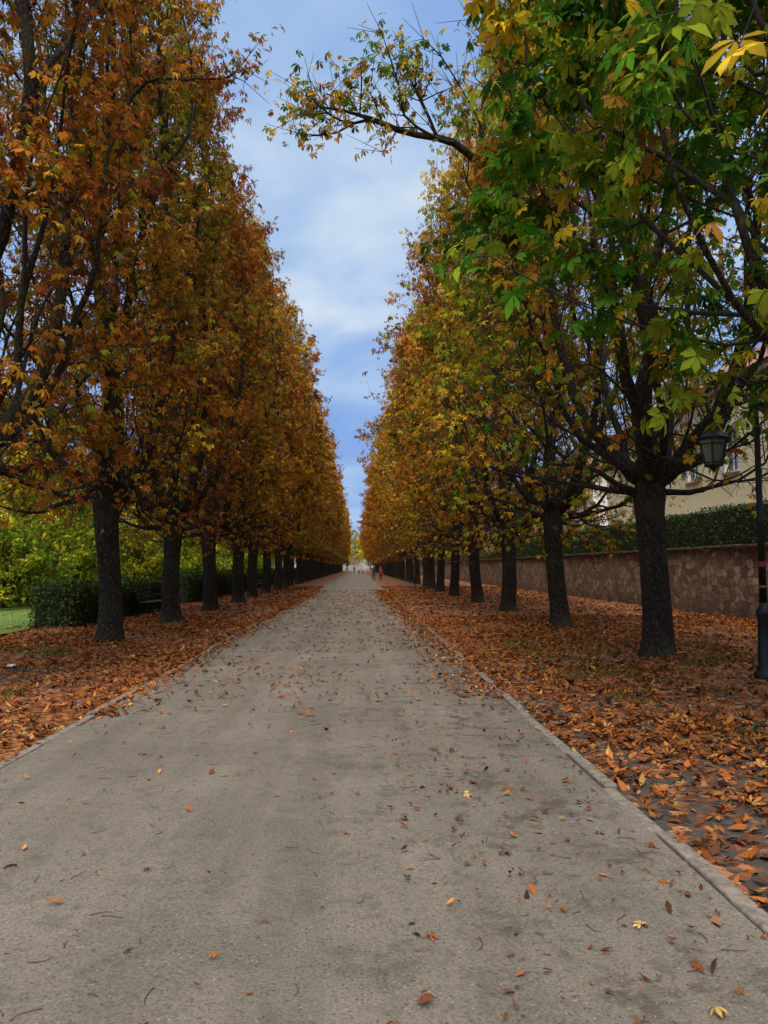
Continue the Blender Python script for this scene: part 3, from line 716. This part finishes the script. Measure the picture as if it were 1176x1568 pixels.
# ---------------------------------------------------------------- park bench
mw_=simple('bench_wood',(.05,.032,.02),.7,nscale=20,var=.3)
def bench(x,y,rz):
    e=empty('park_bench',(x,y,0)); e.rotation_euler=(0,0,rz)
    for i,yy in enumerate((0,.11,.22,.33)):
        m=MB(); m.box(-.8,.8,yy-.2,yy-.11,.44,.475); m.obj('seat_slat_%d'%(i+1),[mw_],parent=e,bevel=.006)
    for i,zz in enumerate((.55,.68,.81)):
        m=MB(); y0=.24+(zz-.5)*.25; m.box(-.8,.8,y0,y0+.03,zz,zz+.09); m.obj('back_slat_%d'%(i+1),[mw_],parent=e,bevel=.006)
    for i,xx in enumerate((-.68,.68)):
        m=MB()
        m.tube([(xx,-.22,-.01),(xx,-.17,.2),(xx,-.18,.42)],[.025,.02,.022],8)
        m.tube([(xx,.32,-.01),(xx,.23,.25),(xx,.22,.44),(xx,.3,.7),(xx,.37,.92)],[.025,.022,.022,.02,.016],8)
        m.tube([(xx,-.2,.43),(xx,.22,.43)],.02,8)
        m.tube([(xx,-.18,.43),(xx,-.22,.6),(xx,-.1,.66),(xx,.28,.65)],.017,8)
        m.obj('leg_frame_%d'%(i+1),[M_iron],parent=e,smooth=True)
bench(-6.8,25.0,math.radians(90))
bench(-6.8,52.0,math.radians(90))

# ---------------------------------------------------------------- people
def person(x,y,heading,jacket,trousers,hair,ph=1,h=1.0,long_hair=False):
    e=empty('person',(x,y,0.02)); e.rotation_euler=(0,0,heading); e.scale=(h,h,h)
    J={'pel':((0,0,.95),.135),'sp':((0,.01,1.12),.125),'ch':((0,.0,1.33),.15),'nk':((0,0,1.47),.065),'hd':((0,.015,1.56),.055)}
    f=ph
    for s,n_,st in ((-1,'l',f),(1,'r',-f)):
        J['hip'+n_]=((s*.09,0,.90),.098); J['kn'+n_]=((s*.095,.16*st+.03,.50),.062); J['an'+n_]=((s*.095,.26*st-(.04 if st<0 else 0),.10 if st>0 else .13),.042)
        J['to'+n_]=((s*.11,.26*st+.17,.045),.036)
        J['sh'+n_]=((s*.18,0,1.40),.066); J['el'+n_]=((s*.235,-.10*st-.02,1.13),.046); J['wr'+n_]=((s*.24,-.17*st+.07,.89),.03)
    E=[('pel','sp'),('sp','ch'),('ch','nk'),('nk','hd')]
    for n_ in 'lr': E+=[('pel','hip'+n_),('hip'+n_,'kn'+n_),('kn'+n_,'an'+n_),('an'+n_,'to'+n_),('ch','sh'+n_),('sh'+n_,'el'+n_),('el'+n_,'wr'+n_)]
    ks=list(J); me=bpy.data.meshes.new('b'); me.from_pydata([J[k][0] for k in ks],[(ks.index(a),ks.index(b_)) for a,b_ in E],[])
    ob=bpy.data.objects.new('body_tmp',me); col_root.objects.link(ob)
    sk=ob.modifiers.new('s','SKIN'); sk.use_smooth_shade=True
    for i,k in enumerate(ks):
        sv=me.skin_vertices[0].data[i]; r_=J[k][1]; sv.radius=(r_,r_*(.8 if k in('pel','sp','ch') else 1)); sv.use_root=(i==0)
    sb=ob.modifiers.new('d','SUBSURF'); sb.levels=2; sb.render_levels=2
    dg=bpy.context.evaluated_depsgraph_get(); m2=bpy.data.meshes.new_from_object(ob.evaluated_get(dg)); bpy.data.objects.remove(ob)
    skin=simple('skin',(.42,.25,.17),.6,var=.08); mj=simple('jacket',jacket,.85,nscale=12,var=.2); mt=simple('trousers',trousers,.85,nscale=12,var=.2); ms=simple('shoes',(.03,.025,.02),.6); mh=simple('hair',hair,.7)
    for q in (mj,mt,ms,skin): m2.materials.append(q)
    for p in m2.polygons:
        c=p.center; p.use_smooth=True
        arm=abs(c.x)>.17 and c.z>.8
        p.material_index=3 if c.z>1.49 else (0 if (c.z>.90 or arm) else (2 if c.z<.10 else 1))
    bo=bpy.data.objects.new('body',m2); col_root.objects.link(bo); bo.parent=e
    bm=bmesh.new(); bmesh.ops.create_uvsphere(bm,u_segments=28,v_segments=20,radius=1)
    for v_ in bm.verts:
        c=v_.co; fx,fy,fz=c.x*.077,c.y*.098,c.z*.118
        if fz<-.02: k=1-.35*min(1,(-fz-.02)/.1); fx*=k; fy*=(.92 if fy>0 else k)
        if c.y>.75:
            g=math.exp(-((c.x/.16)**2))*math.exp(-(((c.z+.12)/.22)**2)); fy+=.024*g
            for s in (-1,1): fy-=.012*math.exp(-(((c.x-s*.38)/.16)**2)-(((c.z-.06)/.12)**2))
            fy-=.006*math.exp(-((c.x/.3)**2)-(((c.z+.52)/.05)**2))
        v_.co=(fx,fy+.02,fz+1.645)
    for s in (-1,1):
        r_=bmesh.ops.create_uvsphere(bm,u_segments=8,v_segments=8,radius=.03)
        for v_ in r_['verts']: v_.co=Vector((v_.co.x*.3+s*.078,v_.co.y*.6+.01,v_.co.z+1.64))
    hm=bpy.data.meshes.new('head'); bm.to_mesh(hm); bm.free()
    hm.materials.append(skin); 
    for p in hm.polygons: p.use_smooth=True
    o=bpy.data.objects.new('head',hm); col_root.objects.link(o); o.parent=e
    bm=bmesh.new(); bmesh.ops.create_uvsphere(bm,u_segments=24,v_segments=16,radius=1)
    dl=[v_ for v_ in bm.verts if (v_.co.y>.25 and v_.co.z<.45) or v_.co.z<-.6]
    bmesh.ops.delete(bm,geom=dl,context='VERTS')
    for v_ in bm.verts:
        c=v_.co.copy(); v_.co=(c.x*.086,c.y*.108+.012,c.z*.126*(1.8 if (long_hair and c.z<0) else 1)+1.652)
    hm=bpy.data.meshes.new('hair'); bm.to_mesh(hm); bm.free(); hm.materials.append(mh)
    for p in hm.polygons: p.use_smooth=True
    o=bpy.data.objects.new('hair',hm); col_root.objects.link(o); o.parent=e
    m=MB()
    for s in (-1,1): m.tube([(s*.03,.098,1.652),(s*.03,.108,1.652)],[.011,.006],8,True)
    m.obj('eyes',[simple('eye',(.03,.02,.015),.3)],parent=e,smooth=True)
    m=MB()
    for s,n_ in ((-1,'l'),(1,'r')):
        w=np.array(J['wr'+n_][0]); 
        m.tube([w+[0,0,.01],w+[0,.005,-.03],w+[0,.01,-.075],w+[0,.012,-.09]],[.024,.034,.036,.026],10,True)
        for k_,(oy,l_) in enumerate(((-.026,.06),(-.009,.073),(.009,.078),(.026,.07))):
            b0=w+np.array([0,oy+.012,-.08]); m.tube([b0,b0+[-s*.006,.004,-l_*.5],b0+[-s*.02,.008,-l_]],[.0095,.009,.006],6,True)
        b0=w+np.array([-s*.008,.035,-.035]); m.tube([b0,b0+[-s*.012,.025,-.025],b0+[-s*.02,.03,-.055]],[.012,.01,.007],6,True)
    m.obj('hands',[skin],parent=e,smooth=True)
person(1.75,81,math.pi,(.02,.022,.03),(.025,.03,.05),(.03,.02,.015),1)
person(2.45,80,math.pi,(.25,.03,.03),(.03,.03,.035),(.06,.03,.015),-1,.93,True)
person(.25,150,math.pi,(.55,.55,.55),(.03,.03,.04),(.04,.03,.02),1)
person(.95,152,0,(.5,.5,.52),(.08,.09,.12),(.05,.03,.02),-1,.95,True)
person(-.9,185,math.pi,(.05,.05,.06),(.03,.03,.04),(.04,.03,.02),1)

bm=bmesh.new(); bmesh.ops.create_icosphere(bm,subdivisions=2,radius=.07)
for v_ in bm.verts: v_.co*=1+.5*mnoise.noise(v_.co*25); v_.co.z*=.4
hm=bpy.data.meshes.new('paper_litter'); bm.to_mesh(hm); bm.free(); hm.materials.append(simple('paper',(.7,.7,.68),.8))
o=bpy.data.objects.new('paper_litter',hm); o.location=(-5.45,12.0,.045); col_root.objects.link(o)

# ---------------------------------------------------------------- world + sun
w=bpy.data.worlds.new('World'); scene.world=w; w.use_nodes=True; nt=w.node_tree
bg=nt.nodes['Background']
el,az=math.radians(52),math.radians(192)
sky=nt.nodes.new('ShaderNodeTexSky'); sky.sky_type='NISHITA'; sky.sun_disc=False; sky.sun_elevation=el; sky.sun_rotation=az
tc=nt.nodes.new('ShaderNodeTexCoord'); d=tc.outputs['Generated']; sep=nt.nodes.new('ShaderNodeSeparateXYZ'); L(nt,d,sep.inputs[0])
zz=math_(nt,'ADD',math_(nt,'MAXIMUM',sep.outputs[2],0),.22)
cb=nt.nodes.new('ShaderNodeCombineXYZ'); L(nt,math_(nt,'DIVIDE',sep.outputs[0],zz),cb.inputs[0]); L(nt,math_(nt,'DIVIDE',sep.outputs[1],zz),cb.inputs[1])
n1=noise(nt,cb.outputs[0],2.2,4,.5); n1.inputs['Distortion'].default_value=.2
dv=Vector((-.06,1,.49)).normalized()
vm=nt.nodes.new('ShaderNodeVectorMath'); vm.operation='DOT_PRODUCT'; L(nt,d,vm.inputs[0]); vm.inputs[1].default_value=dv
spot=maprange(nt,vm.outputs['Value'],.965,.999,-.03,.17)
fac=math_(nt,'ADD',n1.outputs[0],spot)
cl=ramp(nt,fac,[(.34,(2.4,4.1,8.1)),(.48,(3.1,4.9,8.4)),(.62,(4.5,6.1,8.8)),(.78,(7.2,8.3,9.4))])
cm=mixc(nt,.92,sky.outputs[0],cl.outputs[0])
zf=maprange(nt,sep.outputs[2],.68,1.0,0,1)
cm2=mixc(nt,zf,cm,(29.,28.5,27.))  # brighter zenith added above the camera view as extra light on the scene
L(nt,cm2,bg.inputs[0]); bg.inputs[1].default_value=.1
sl=bpy.data.lights.new('sun','SUN'); sl.energy=3.3; sl.angle=math.radians(28); sl.color=(1,.92,.81)
so=bpy.data.objects.new('sun',sl); col_root.objects.link(so)
sd=Vector((math.sin(az)*math.cos(el),math.cos(az)*math.cos(el),math.sin(el)))
so.rotation_euler=sd.to_track_quat('Z','Y').to_euler(); so.location=(0,0,30)

# ---------------------------------------------------------------- camera
cam=bpy.data.cameras.new('camera'); co=bpy.data.objects.new('camera',cam); col_root.objects.link(co)
cam.sensor_fit='VERTICAL'; cam.sensor_height=36; cam.sensor_width=27; cam.lens=26; cam.clip_end=4000; cam.clip_start=.05
co.location=(0,0,1.6); co.rotation_euler=(math.radians(90+4.24),0,math.radians(-2.02))
scene.camera=co
scene.view_settings.view_transform='Standard'; scene.view_settings.look='None'; scene.view_settings.exposure=0
print('done',time.time()-T0)
